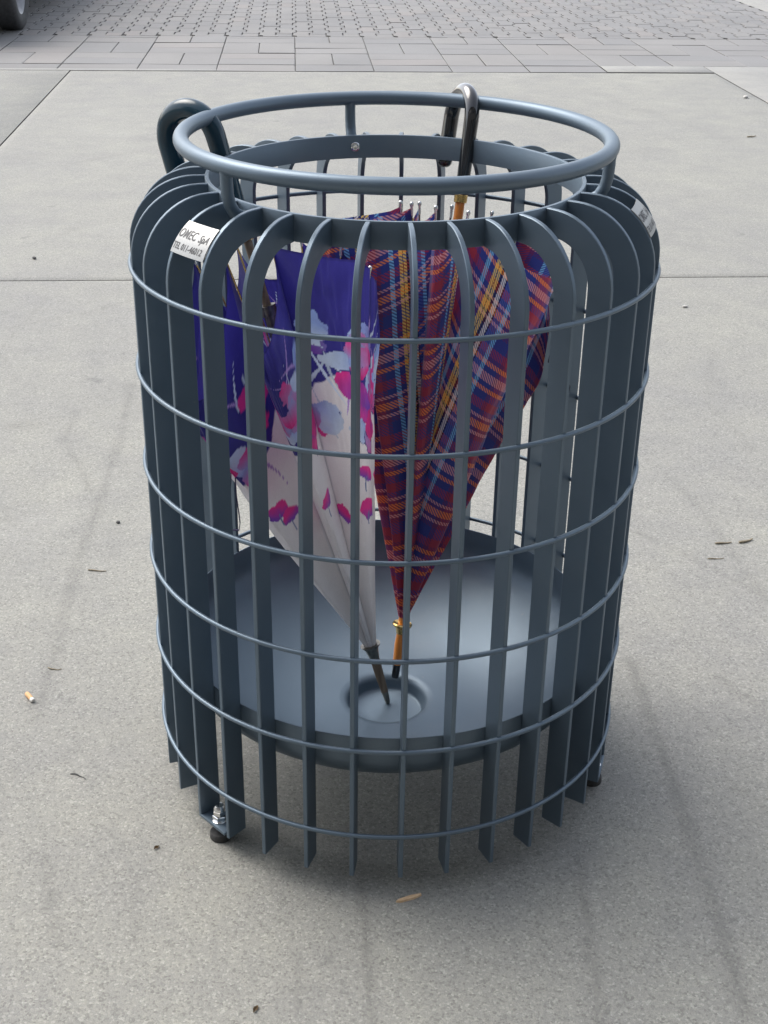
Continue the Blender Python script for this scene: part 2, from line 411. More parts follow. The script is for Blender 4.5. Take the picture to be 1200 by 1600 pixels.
def paver_mesh(name, outline, mat, h=0.010, bev=0.004):
    """A low stone with an eased upper edge; the outline is centred on its origin, top at z = h."""
    n = len(outline); P = np.array(outline)
    cen = P.mean(0); V = [(x, y, 0) for x, y in P] + [(x, y, h - bev * 0.6) for x, y in P]
    inn = []
    for i in range(n):
        a, b, c = P[i - 1], P[i], P[(i + 1) % n]
        t1 = (b - a) / np.linalg.norm(b - a); t2 = (c - b) / np.linalg.norm(c - b)
        n1 = np.array((-t1[1], t1[0])); n2 = np.array((-t2[1], t2[0])); m = n1 + n2; m /= max(0.4, np.linalg.norm(m) ** 2 / 2)
        inn.append(b + m * bev)
    V += [(x, y, h) for x, y in inn]
    F = [tuple(range(2 * n, 3 * n))]
    for i in range(n):
        j = (i + 1) % n
        F.append((i, j, n + j, n + i)); F.append((n + i, n + j, 2 * n + j, 2 * n + i))
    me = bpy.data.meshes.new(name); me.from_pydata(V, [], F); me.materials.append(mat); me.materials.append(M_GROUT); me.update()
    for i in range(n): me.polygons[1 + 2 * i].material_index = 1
    return me
def rect(w, d): return [(-w / 2, -d / 2), (w / 2, -d / 2), (w / 2, d / 2), (-w / 2, d / 2)]
G_ = 0.0055
def pv(me, u, v, rz=0.0):
    o = bpy.data.objects.new('paver', me); link(o, pavement)
    o.location = (u, v, random.uniform(-0.002, 0.0015)); o.rotation_euler = (random.gauss(0, 0.0025), random.gauss(0, 0.0025), rz + random.gauss(0, 0.002))
    return o
cache = {}
def rp(w, d):
    k = (round(w, 3), round(d, 3))
    if k not in cache: cache[k] = paver_mesh('paver', rect(w - G_, d - 0.012), M_PAVER)
    return cache[k]
C = 0.5; BV = 1.60
for k in range(-8, 8):
    u0 = k * C
    if u0 + C > 4.1: continue
    if not (1.4 < u0 + 0.01 < 2.1) and not u0 > 2.1:
        if u0 == 1.5: pass
        pv(rp(C, 0.26), u0 + C / 2, 0.13)
    for row, v0 in enumerate((0.26, 0.76, 1.26)):
        if u0 > 2.1 and row == 0 and False: continue
        d = min(C, BV - v0)
        halves = (k + row) % 2 == 1        # column just left of the joint at u = 0 starts with two upright stones
        if halves:
            for h in (0.25, 0.75): pv(rp(C / 2, d), u0 + C * h, v0 + d / 2)
        else:
            pv(rp(C, 0.25), u0 + C / 2, v0 + 0.125)
            if d > 0.26: pv(rp(C, d - 0.25), u0 + C / 2, v0 + 0.25 + (d - 0.25) / 2)
# interlocking zigzag stones, laid in half bond
ZW, ZL, ZA = 0.1255, 0.29, 0.0135
def zz(v):                                   # sideways offset of a joint at height v
    k = math.floor(v / (ZL / 2) + 0.5)
    return ZA if k % 2 == 0 else -ZA
def zig_outline(ph):
    g = 0.008
    ys = [-ZL / 2 + g / 2, -ZL / 4 - 0.012, -ZL / 4 + 0.012, ZL / 4 - 0.012, ZL / 4 + 0.012, ZL / 2 - g / 2]
    sg = [1, 1, -1, -1, 1, 1]
    xs = [ZA * s * ph for s in sg]
    right = [(ZW / 2 - g / 2 + x, y) for x, y in zip(xs, ys)]; left = [(-ZW / 2 + g / 2 + x, y) for x, y in zip(xs, ys)]
    return right + left[::-1]
zm = [paver_mesh('paver', zig_outline(1), M_ZIG, 0.010, 0.0045), paver_mesh('paver', zig_outline(-1), M_ZIG, 0.010, 0.0045)]
cells = []
for i in range(-54, 29):
    for j in range(0, 17):
        off = 0.0 if i % 2 == 0 else ZL / 2
        u, v = i * ZW + ZW / 2, BV + 0.004 + ZL / 2 + j * ZL - off
        if v + ZL / 2 > 6.35: continue
        if v - ZL / 2 < BV - 0.001:          # cut stone against the band
            cells.append((u, v, i % 2, True)); continue
        cells.append((u, v, i % 2, False))
half = paver_mesh('paver', [(ZW / 2 - .004 - ZA, 0.004), (ZW / 2 - .004 - ZA, ZL / 4 - .012), (ZW / 2 - .004 + ZA * -1, ZL / 4), (ZW / 2 - .004 - ZA, ZL / 2 - .004), (-ZW / 2 + .004 - ZA, ZL / 2 - .004), (-ZW / 2 + .004 - ZA, 0.004)], M_ZIG, 0.010, 0.0045)
camp = np.array([-0.0085, -1.766])
def inview(u, v):
    w = loc(u, v); x, y = w.x + 0.0085, w.y + 1.766
    return abs(x) < y * 0.300
cells.sort(key=lambda c: (0 if inview(c[0], c[1]) else 1, (loc(c[0], c[1]).xy - Vector(camp)).length))
bmz = bmesh.new(); cnt = 0
used_big = sum(1 for o in pavement.children)
for (u, v, par, cut) in cells:
    me = half if cut else zm[par]
    if cnt + used_big < 296:
        pv(me, u, v); cnt += 1
    else:
        b2 = bmesh.new(); b2.from_mesh(me)
        M = Matrix.Translation((u, v, random.uniform(-0.002, 0.0015)))
        for vv in b2.verts: vv.co = M @ vv.co
        tmp = bpy.data.meshes.new('tmp'); b2.to_mesh(tmp); b2.free(); bmz.from_mesh(tmp); bpy.data.meshes.remove(tmp)
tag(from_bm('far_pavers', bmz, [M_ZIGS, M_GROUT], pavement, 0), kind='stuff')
slab_grid('concrete_slab', [3.655, 4.0, 4.6, 6, 9], lin(0.205, 8.0, 0.4), M_CONC2, ground, 0.0)

# added facade, unseen behind the viewer: it keeps the sky off the near side
M_WALL = simple('grey_render', (0.15, 0.145, 0.14), 0.85, var=0.12, scale=3, bump=0.003)
M_FRAME = simple('dark_window_frame', (0.03, 0.032, 0.035), 0.4)
M_PANE = simple('dark_window_glass', (0.012, 0.014, 0.016), 0.06, coat=1.0)
bld = empty('shade_building', (0, -4.6, 0), 0.0)
tag(bld, 'added unseen rendered facade with a row of dark windows, shading the forecourt', 'shade_building')
bm = bmesh.new(); box(bm, (0, -2.0, 3.45), (26, 4.0, 6.9), None, 0.03); from_bm('wall', bm, M_WALL, bld)
bm = bmesh.new(); box(bm, (0, -1.9, 7.02), (26.5, 4.6, 0.22), None, 0.03); from_bm('cornice', bm, M_WALL, bld)
for zf in (1.6, 5.2):
    for kx in range(-4, 5):
        bm = bmesh.new(); x = kx * 2.7
        for c, sz in (((x, 0.03, zf - 0.85), (1.7, 0.1, 0.1)), ((x, 0.03, zf + 0.85), (1.7, 0.1, 0.1)), ((x - 0.8, 0.03, zf), (0.1, 0.1, 1.6)), ((x + 0.8, 0.03, zf), (0.1, 0.1, 1.6)), ((x, 0.025, zf), (0.07, 0.07, 1.6))): box(bm, c, sz, None, 0.005)
        w_ = from_bm('window', bm, M_FRAME, bld)
        bm = bmesh.new(); box(bm, (x, 0.008, zf), (1.5, 0.012, 1.6)); from_bm('pane', bm, M_PANE, w_, 0)

# ------------------------------------------------------------------ umbrella stand
stand = empty('umbrella_stand')
tag(stand, 'round slate blue metal umbrella stand with barred cage and dished drip pan', 'umbrella stand')
RO, RI = 0.3555, 0.3215; ZT, ZB = 0.934, 0.0325; ZBF = 0.0265; RRING = 0.2496; BT = 0.0062
RB = 0.090                                        # outer bend radius
CRX, CRZ = RO - RB, ZT - RB
NB = 33; PH = R(3.55)
def bar_mesh(ZB=ZB):
    prof_o, prof_i = [], []
    W = RO - RI; ri_ = RB - W
    prof_o += [(RO, ZB)]; prof_i += [(RI, ZB)]
    for k in range(0, 15):
        a = (PI / 2) * k / 14
        prof_o.append((CRX + RB * math.cos(a), CRZ + RB * math.sin(a))); prof_i.append((CRX + ri_ * math.cos(a), CRZ + ri_ * math.sin(a)))
    prof_o.append((RRING + 0.0025, ZT)); prof_i.append((RRING + 0.0025, ZT - W))
    bm = bmesh.new(); L = []
    c = 0.0009
    for side in (-1, 1):
        y0 = side * BT / 2; y1 = side * (BT / 2 - c)
        # eased edges: four rows (outer arris, outer face edge, inner face edge, inner arris)
        def inset(p, q, d):
            v = Vector(q) - Vector(p); v.normalize(); return Vector(p) + v * d
        rows = []
        for (po, pi_) in zip(prof_o, prof_i):
            a = inset(po, pi_, 0); b = inset(po, pi_, c); e = inset(pi_, po, c); f = inset(pi_, po, 0)
            rows.append([bm.verts.new((a.x, y1, a.y)), bm.verts.new((b.x, y0, b.y)), bm.verts.new((e.x, y0, e.y)), bm.verts.new((f.x, y1, f.y))])
        L.append(rows)
    for s, rows in enumerate(L):
        for r0, r1 in zip(rows, rows[1:]):
            for k in range(3):
                vs_ = (r0[k], r0[k + 1], r1[k + 1], r1[k]); bm.faces.new(vs_ if s == 0 else vs_[::-1])
    for r0, r1, q0, q1 in zip(L[0], L[0][1:], L[1], L[1][1:]):
        bm.faces.new((r0[0], r1[0], q1[0], q0[0])); bm.faces.new((q0[3], q1[3], r1[3], r0[3]))
    for k in (0, -1):
        r0, q0 = L[0][k], L[1][k]
        bm.faces.new([*r0, *q0[::-1]])
    bmesh.ops.recalc_face_normals(bm, faces=bm.faces[:])
    return bm
b0 = from_bm('bar', bar_mesh(), M_PAINT, stand, 30)
def az(a): return a - PI / 2            # azimuth from the front (-y) to a rotation about z for a +x part
bars = [PH + 2 * PI * k / NB for k in range(NB)]
bF = from_bm('bar', bar_mesh(ZBF), M_PAINT, stand, 30); usedF = False
foot_az = [-45.85, 74.15, 194.15]
for k, a in enumerate(bars):
    is_foot = min(abs((math.degrees(a) - f + 180) % 360 - 180) for f in foot_az) < 6
    if is_foot: o = bF if not usedF else bF.copy(); new = usedF; usedF = True
    else: o = b0 if k == 0 else b0.copy(); new = k > 0
    if new: link(o, stand)
    o.rotation_euler = (random.gauss(0, 0.0006), 0, az(a) + random.gauss(0, 0.0012))
def ring_pts(r, z, n): return [(r * math.cos(2 * PI * k / n), r * math.sin(2 * PI * k / n), z) for k in range(n)]
for k in range(6):
    bm = bmesh.new(); tube(bm, ring_pts(RO + 0.0002, 0.8258 - k * 0.14405, 132), 0.0034, 8, closed=True)
    h = from_bm('hoop', bm, M_PAINT, stand, 60)
    bm = bmesh.new()                          # weld beads where this wire meets the bars
    for a in bars:
        M = axis_matrix((0, 0, 0), (0, 0, 1)) @ Matrix.Translation((RO * math.sin(a), -RO * math.cos(a), 0.8258 - k * 0.14405)) @ Matrix.Rotation(az(a), 4, 'Z')
        bmesh.ops.create_icosphere(bm, subdivisions=1, radius=0.0050, matrix=M @ Matrix.Diagonal((0.75, 1.25, 0.8, 1)))
    w = from_bm('weld_beads', bm, M_PAINT, h, 60); w['kind'] = 'stuff'
# neck ring
bm = bmesh.new()
t_ = 0.0028
lathe(bm, [(RRING - t_, 0.901), (RRING - t_, ZT - 0.0006), (RRING - t_ + 0.0008, ZT + 0.0004), (RRING + t_ - 0.0008, ZT + 0.0004), (RRING + t_, ZT - 0.0006), (RRING + t_, 0.901), (RRING - t_, 0.901)], 128)
from_bm('neck_ring', bm, M_PAINT, stand, 40)
bm = bmesh.new(); tube(bm, ring_pts(0.2808, 0.9825, 128), 0.0102, 18, closed=True)
from_bm('top_rail', bm, M_PAINT, stand, 60)
POSTS = [R(-45.85), R(74.15), R(194.15)]
for a in POSTS:
    bm = bmesh.new(); er = Vector((math.sin(a), -math.cos(a), 0)); pts = []
    rz = [(0.2808, 0.980), (0.2812, 0.966), (0.2805, 0.950), (0.2775, 0.937), (0.271, 0.926), (0.262, 0.920), (0.2515, 0.918)]
    tt = np.linspace(0, len(rz) - 1, 19)
    rs = np.interp(tt, range(len(rz)), [p[0] for p in rz]); zs = np.interp(tt, range(len(rz)), [p[1] for p in rz])
    for r_, z_ in zip(rs, zs): pts.append(er * r_ + Vector((0, 0, z_)))
    tube(bm, pts, [0.0095, 0.0085] + [0.0078] * 17, 14)
    p = from_bm('rail_post', bm, M_PAINT, stand, 60)
    bm = bmesh.new()                                   # cap screw seen from inside the ring
    M = axis_matrix(er * (RRING - 0.0026) + Vector((0, 0, 0.918)), -er, (0, 0, 1))
    lathe(bm, [(0.0072, 0.0), (0.0070, 0.0018), (0.0055, 0.0030), (0.0034, 0.0032), (0.0030, 0.0014), (0.0, 0.0012)], 16, M)
    from_bm('screw', bm, M_CHROME, p, 40)
# drip pan
bm = bmesh.new()
prof_in = [(0.0, 0.0640), (0.030, 0.0640), (0.0555, 0.0642), (0.0580, 0.0655), (0.0592, 0.0700), (0.0610, 0.0795), (0.0640, 0.0855), (0.0690, 0.0885), (0.078, 0.0900), (0.11, 0.0915), (0.15, 0.0970), (0.20, 0.1120), (0.25, 0.1390), (0.285, 0.1640), (0.303, 0.1800), (0.313, 0.1930), (0.3175, 0.2060), (0.3185, 0.2200), (0.3187, 0.2450)]
prof = prof_in + [(0.3195, 0.2470), (0.3208, 0.2470), (0.3213, 0.2455), (0.3213, 0.2230), (0.3205, 0.2060), (0.3155, 0.1915), (0.305, 0.1775), (0.286, 0.1610), (0.25, 0.1360), (0.20, 0.1090), (0.15, 0.0940), (0.08, 0.0870), (0.068, 0.0840), (0.063, 0.0740), (0.060, 0.0610), (0.0, 0.0610)]
lathe(bm, prof, 128)
bmesh.ops.recalc_face_normals(bm, faces=bm.faces[:])
from_bm('drip_pan', bm, M_PAINT, stand, 50)
# feet
for a in POSTS:
    er = Vector((math.sin(a), -math.cos(a), 0)); M = Matrix.Rotation(az(a), 4, 'Z')
    half_w = 0.338 * math.sin(PI / NB) - BT / 2 - 0.0003
    bm = bmesh.new(); box(bm, ((RO + RI) / 2, 0, ZBF + 0.003), (RO - RI - 0.001, 2 * half_w, 0.005), M, 0.0006)
    pl = from_bm('foot_plate', bm, M_PAINT, stand, 30)
    c = er * 0.3405
    MT = Matrix.Translation(c)
    bm = bmesh.new(); lathe(bm, [(0, 0.0), (0.0160, 0.0), (0.0166, 0.0015), (0.0160, 0.0095), (0.0150, 0.0110), (0.0085, 0.0115), (0.0070, 0.0120), (0.0070, 0.0280), (0.0, 0.0280)], 28, MT)
    from_bm('rubber_foot', bm, M_RUB, pl, 40)
    bm = bmesh.new(); zt = ZBF + 0.0055
    lathe(bm, [(0.0, zt), (0.0125, zt), (0.0125, zt + 0.0018), (0.0086, zt + 0.0022)], 28, MT)
    for z0, r_ in ((zt + 0.0020, 0.0112), (zt + 0.0110, 0.0106)):
        lathe(bm, [(0, z0), (r_ * 0.93, z0), (r_, z0 + 0.0008), (r_, z0 + 0.0072), (r_ * 0.9, z0 + 0.0082), (0, z0 + 0.0082)], 6, MT @ Matrix.Rotation(0.4 * z0 * 100, 4, 'Z'))
    lathe(bm, [(0.0092, zt + 0.019), (0.0088, zt + 0.0228), (0.0062, zt + 0.0270), (0.0, zt + 0.0288)], 20, MT)
    from_bm('acorn_nut', bm, M_CHROME, pl, 30)

# maker's plates on the shoulder, lettered
def plate_point(a0, x, th, lift):
    """x: distance along the shoulder, th: angle up the bend."""
    r = CRX + (RB + lift) * math.cos(th); z = CRZ + (RB + lift) * math.sin(th); a = a0 + x / 0.345
    return (r * math.sin(a), -r * math.cos(a), z)
def text_mesh(s, size, shear=0.0):
    cu = bpy.data.curves.new('txt', 'FONT'); cu.body = s; cu.size = size; cu.align_x = 'LEFT'; cu.shear = shear; cu.offset = 0.014 * size; cu.resolution_u = 3
    o = bpy.data.objects.new('txt', cu); COL.objects.link(o)
    dg = bpy.context.evaluated_depsgraph_get(); dg.update()
    me = bpy.data.meshes.new_from_object(o.evaluated_get(dg)); V = [tuple(v.co) for v in me.vertices]; F = [tuple(p.vertices) for p in me.polygons]
    bpy.data.objects.remove(o); bpy.data.curves.remove(cu); bpy.data.meshes.remove(me)
    return np.array(V), F
for pi_, a in enumerate(POSTS[:2]):
    W = 0.345 * 2 * PI / NB; th0, th1 = R(27.5), R(55); hw = W / 2 - 0.001
    bm = bmesh.new(); nx, ny = 10, 12; lay = []
    for lift in (0.0014, 0.0001):
        lay.append([[bm.verts.new(plate_point(a, -hw + 2 * hw * i / nx, th0 + (th1 - th0) * j / ny, lift)) for j in range(ny + 1)] for i in range(nx + 1)])
    for i in range(nx):
        for j in range(ny):
            for l, g in enumerate(lay):
                f = (g[i][j], g[i + 1][j], g[i + 1][j + 1], g[i][j + 1]); bm.faces.new(f if l == 0 else f[::-1])
    A, B = lay
    for i in range(nx):
        bm.faces.new((A[i + 1][0], A[i][0], B[i][0], B[i + 1][0])); bm.faces.new((A[i][ny], A[i + 1][ny], B[i + 1][ny], B[i][ny]))
    for j in range(ny):
        bm.faces.new((A[0][j], A[0][j + 1], B[0][j + 1], B[0][j])); bm.faces.new((A[nx][j + 1], A[nx][j], B[nx][j], B[nx][j + 1]))
    plate = from_bm('name_plate', bm, M_ALU, stand, 40)
    for txt, size, x0, width, y0, sh in (('OMEC', 0.0165, -hw + 0.001, 0.036, 0.0205, 0.12), ('SpA', 0.0145, -hw + 0.042, 0.017, 0.0205, 0.35), ('TEL 011-46012', 0.0115, -hw + 0.001, 0.056, 0.0055, 0.1)):
        V, F = text_mesh(txt, size, sh)
        V[:, 0] = (V[:, 0] - V[:, 0].min()) / (V[:, 0].max() - V[:, 0].min()) * width + x0
        P = [plate_point(a, x, th0 + (y0 + y) / RB, 0.0017) for x, y in V[:, :2]]
        from_arr('lettering', P, F, M_INK, plate)

# ------------------------------------------------------------------ umbrellas
def vnoise(x, y, seed=0):
    def h(i, j):
        n = (i * 374761393 + j * 668265263 + seed * 69069) & 0x7fffffff
        n = ((n ^ (n >> 13)) * 1274126177) & 0x7fffffff
        return ((n ^ (n >> 16)) & 0xffff) / 65535.0
    xi, yi = np.floor(x).astype(np.int64), np.floor(y).astype(np.int64); fx, fy = x - xi, y - yi
    fx = fx * fx * (3 - 2 * fx); fy = fy * fy * (3 - 2 * fy)
    return (h(xi, yi) * (1 - fx) + h(xi + 1, yi) * fx) * (1 - fy) + (h(xi, yi + 1) * (1 - fx) + h(xi + 1, yi + 1) * fx) * fy
def fbm(x, y, seed=0): return 0.55 * vnoise(x, y, seed) + 0.28 * vnoise(2.1 * x, 2.1 * y, seed + 1) + 0.17 * vnoise(4.3 * x, 4.3 * y, seed + 2)

def canopy(origin, axis, apex, L, ribs, petals, r0, nt, ns, p=1.05):
    """Loosely furled canopy, tip down. ribs: (angle, radius at hem, length factor); petals: (direction, reach, breadth, droop).
    Returns per-gore grids of points and cloth coordinates, and each rib's line."""
    M = axis_matrix(origin, axis); o = np.array(origin); e1 = np.array(M.col[0][:3]); e2 = np.array(M.col[1][:3]); a = np.array(M.col[2][:3])
    s = np.linspace(0.0, 1.0, ns)[:, None]; fs = s ** p
    out = []; K = len(ribs); lines = []
    def d2(ang): return math.cos(R(ang)), math.sin(R(ang))
    def ribpt(k, sc):
        ang, rho, lf = ribs[k]; c, si = d2(ang); rad = r0 + (rho - r0) * sc ** p
        ht = apex + L * lf * sc * math.sqrt(max(0.05, 1 - (rho / L) ** 2))
        return rad * c, rad * si, ht
    for k in range(K):
        k2 = (k + 1) % K; th, ell, w, drop = petals[k][:4]; qs = petals[k][4] if len(petals[k]) > 4 else None; skew = petals[k][5] if len(petals[k]) > 5 else 0.0
        fr = fs if qs is None else 1 - (1 - s) ** qs
        x0, y0, h0 = ribpt(k, s); x3, y3, h3 = ribpt(k2, s)
        c, si = d2(th); t = np.linspace(0, 1, nt)[None, :]
        wob = 1 + 0.05 * np.sin(s * 9 + k * 1.7) * s
        reach = (r0 * 1.15 + (ell * 1.33 - r0) * fr) * wob; br = w * fr
        tw = R(14) * np.sin(k * 2.1) * (s - 0.5)
        cc, ss = np.cos(R(th) + tw), np.sin(R(th) + tw)
        cx, cy = reach * cc, reach * ss; px, py = -ss * br, cc * br
        sg = 1.0 if ((ribs[k2][0] - ribs[k][0]) % 360) < 180 else -1.0
        x1, y1 = cx - px, cy - py; x2, y2 = cx + px, cy + py
        B0, B1, B2, B3 = (1 - t) ** 3, 3 * t * (1 - t) ** 2, 3 * t * t * (1 - t), t ** 3
        X = x0 * B0 + x1 * B1 + x2 * B2 + x3 * B3; Y = y0 * B0 + y1 * B1 + y2 * B2 + y3 * B3
        lobe = 4 * t * (1 - t)
        H = h0 * (1 - t) + h3 * t - L * drop * (s ** 1.6) * lobe ** 0.62
        # soft creases
        nz = fbm(t * 6 + k * 13.7 + 0 * s, s * 5 + 0 * t, 3) - 0.5
        rr = 1 + 0.20 * nz * lobe * s
        X = X * rr; Y = Y * rr
        P = o + X[..., None] * e1 + Y[..., None] * e2 + H[..., None] * a
        rad = np.hypot(P[..., 0], P[..., 1]); lim = np.where(rad > 0.300, 0.300 + 0.017 * np.tanh((rad - 0.300) / 0.03), rad)      # cloth rests against the bars
        P[..., :2] *= (lim / np.maximum(rad, 1e-6))[..., None]
        dl = np.linalg.norm(np.diff(P, axis=1), axis=2); arc = np.concatenate([np.zeros((ns, 1)), np.cumsum(dl, 1)], 1)
        # straighten the weave: one smooth width law per gore
        half = arc[:, -1:] / 2; hfit = half[-1, 0] * np.linspace(0, 1, ns)[:, None] ** 1.0
        U = (arc / np.maximum(arc[:, -1:], 1e-6) - 0.5) * 2 * np.maximum(hfit, half * 0.7)
        V = np.repeat(s * L, nt, 1) + skew * U * s
        out.append((P, U, V))
        sl = np.linspace(0.02, 1.006, 26); q = [ribpt(k, float(z)) for z in sl]; q = [(x * f, y * f, h) for (x, y, h), f in zip(q, 0.86 + 0.14 * sl ** 4)]
        lines.append([tuple(o + x * e1 + y * e2 + h * a) for x, y, h in q])
    return out, lines

def canopy_mesh(name, gores, mat, parent, paint=None):
    V, F, UV, COLR = [], [], [], []
    for g, (P, U, W) in enumerate(gores):
        ns, nt = U.shape; b = len(V)
        V += [tuple(x) for x in P.reshape(-1, 3)]; UV.append(np.stack([U.reshape(-1), W.reshape(-1)], 1))
        if paint: COLR.append(paint(g, U, W).reshape(-1, 3))
        for i in range(ns - 1):
            for j in range(nt - 1):
                F.append((b + i * nt + j, b + i * nt + j + 1, b + (i + 1) * nt + j + 1, b + (i + 1) * nt + j))
    o = from_arr(name, V, F, mat, parent); me = o.data
    me.polygons.foreach_set('use_smooth', [True] * len(me.polygons))
    UV = np.concatenate(UV).astype(np.float32)
    li = np.empty(len(me.loops), dtype=np.int32); me.loops.foreach_get('vertex_index', li)
    uvl = me.uv_layers.new(name='cloth'); uvl.data.foreach_set('uv', UV[li].reshape(-1))
    if paint:
        c = np.concatenate(COLR); c = np.c_[c, np.ones(len(c))].astype(np.float32)
        at = me.color_attributes.new('print', 'FLOAT_COLOR', 'POINT'); at.data.foreach_set('color', c.reshape(-1))
    return o

def rib_objects(lines, parent, mat, tipmat, skip=()):
    for k, ln in enumerate(lines):
        bm = bmesh.new(); tube(bm, ln, 0.0013, 6)
        r = from_bm('rib', bm, mat, parent, 60)
        d = (Vector(ln[-1]) - Vector(ln[-3])).normalized()
        bm = bmesh.new(); M = axis_matrix(Vector(ln[-1]) - d * 0.016, d)
        lathe(bm, [(0.0016, 0), (0.0022, 0.004), (0.0020, 0.013), (0.0030, 0.0155), (0.0033, 0.018), (0.0024, 0.0205), (0, 0.0215)], 10, M)
        from_bm('rib_tip', bm, tipmat, r, 60)

def along(tip, axis, t): return Vector(tip) + Vector(axis).normalized() * t

def hook(tip, axis, t0, t1, out_dir, rad, hr, drop, parent, mat, name='handle'):
    """Crook handle: straight limb t0..t1, half circle of radius hr towards out_dir, then a limb hanging by drop."""
    a = Vector(axis).normalized(); d = Vector(out_dir); d = (d - a * d.dot(a)).normalized()
    pts, rr = [], []
    for k in range(8): pts.append(along(tip, axis, t0 + (t1 - t0) * k / 7)); rr.append(rad * (0.80 + 0.14 * k / 7))
    c = along(tip, axis, t1) + d * hr
    for k in range(1, 25):
        an = PI * k / 24; pts.append(c - d * hr * math.cos(an) + a * hr * math.sin(an)); rr.append(rad * (0.94 + 0.06 * k / 24))
    e = pts[-1]
    for k in range(1, 6): pts.append(e - a * drop * k / 5 + d * 0.003 * k / 5); rr.append(rad)
    e = pts[-1]
    for f, q in ((0.004, 0.93), (0.0075, 0.72), (0.0095, 0.40)): pts.append(e - a * f); rr.append(rad * q)
    bm = bmesh.new(); tube(bm, pts, rr, 20)
    return from_bm(name, bm, mat, parent, 60)

def rod(name, tip, axis, prof, mat, parent, n=20):
    """Turned piece along the axis; prof: [(t, radius)]"""
    bm = bmesh.new(); M = axis_matrix(Vector(tip), axis)
    lathe(bm, [(r, t) for t, r in prof], n, M)
    return from_bm(name, bm, mat, parent, 40)

# --- tartan umbrella
TT, TA = (0.014, 0.056, 0.0895), Vector((0.10918998, 0.19607233, 0.97449125)).normalized()
tum = empty('tartan_umbrella', (0, 0, 0))
tag(tum, 'loosely furled red and navy tartan umbrella with orange wooden shaft and black crook handle', 'umbrella')
ribsT = [(6, 0.098, 1.0), (50, 0.085, 1.0), (95, 0.080, 1.0), (135, 0.082, 1.0), (166, 0.090, 1.0), (195, 0.074, 1.0), (236, 0.066, 1.0), (278, 0.070, 1.0)]
petT = [(17, 0.190, 0.006, 0.20, 1.2, 0.3), (72, 0.13, 0.02, 0.10), (115, 0.12, 0.02, 0.10), (150, 0.12, 0.02, 0.10), (180, 0.185, 0.03, 0.05, 1.0, -0.3), (216, 0.150, 0.03, 0.07, 1.15, -0.35), (257, 0.110, 0.010, 0.05, None, -0.5), (334, 0.140, 0.085, 0.11, 1.15, 0.40)]
gT, lT = canopy(TT, TA, 0.108, 0.655, ribsT, petT, 0.0075, 33, 90)
canopy_mesh('canopy', gT, M_TART, tum)
rib_objects(lT, tum, M_GUN, M_CHROME)
rod('shaft', TT, TA, [(0.10, 0.0), (0.10, 0.0072), (0.80, 0.0072), (0.80, 0.0)], M_ORANGE, tum)
rod('ferrule', TT, TA, [(0.022, 0.0), (0.022, 0.0070), (0.060, 0.0085), (0.084, 0.0070), (0.110, 0.0070), (0.110, 0.0)], M_ORANGE, tum)
rod('ferrule_tip', TT, TA, [(0.0, 0.0), (0.0, 0.0052), (0.004, 0.0064), (0.024, 0.0072), (0.0245, 0.0)], M_BLACK, tum)
rod('ferrule_ring', TT, TA, [(0.078, 0.0072), (0.080, 0.0085), (0.088, 0.0100), (0.092, 0.0155), (0.0955, 0.0165), (0.0975, 0.0150), (0.0960, 0.0100), (0.0950, 0.0072)], M_BRASS, tum)
rod('runner', TT, TA, [(0.60, 0.0073), (0.60, 0.0105), (0.66, 0.0105), (0.66, 0.0135), (0.675, 0.0135), (0.675, 0.0073)], M_GUN, tum)
hook(TT, TA, 0.782, 0.893, (-0.30, 1.0, 0), 0.0118, 0.043, 0.062, tum, M_BLACK)
rod('handle_collar', TT, TA, [(0.774, 0.0074), (0.775, 0.0098), (0.786, 0.0102), (0.788, 0.0074)], M_BRASS, tum)

# --- floral umbrella
FT, FA = (0.003, 0.018, 0.0652), (Vector((-0.2390, 0.1000, 0.9150)) - Vector((0.003, 0.018, 0.0652))).normalized()
fum = empty('floral_umbrella', (0, 0, 0))
tag(fum, 'half open white umbrella with navy border and magenta flowers, dark teal crook handle', 'umbrella')
ribsF = [(31, 0.140, 0.925), (61, 0.128, 0.957), (110, 0.09, 1.0), (155, 0.085, 1.0), (200, 0.083, 1.0), (250, 0.078, 1.0), (295, 0.105, 1.0), (345, 0.166, 0.90)]
petF = [(46, 0.12, 0.02, 0.05, 1.0), (85, 0.10, 0.02, 0.10), (132, 0.10, 0.02, 0.15), (178, 0.165, 0.02, 0.22, 1.45), (226, 0.160, 0.012, 0.26, 1.45), (270, 0.120, 0.015, 0.20, 1.35), (322, 0.125, 0.05, 0.0, 1.1), (8, 0.122, 0.03, 0.05, 1.0)]
WHI = np.array((0.80, 0.79, 0.80)); NAVY = np.array((0.036, 0.031, 0.245)); MAG = np.array((0.70, 0.035, 0.27)); PURP = np.array((0.16, 0.05, 0.36)); LBLU = np.array((0.28, 0.40, 0.74)); LAV = np.array((0.42, 0.28, 0.62))
PALE = np.array((0.55, 0.66, 0.80))
prng = np.random.default_rng(11)
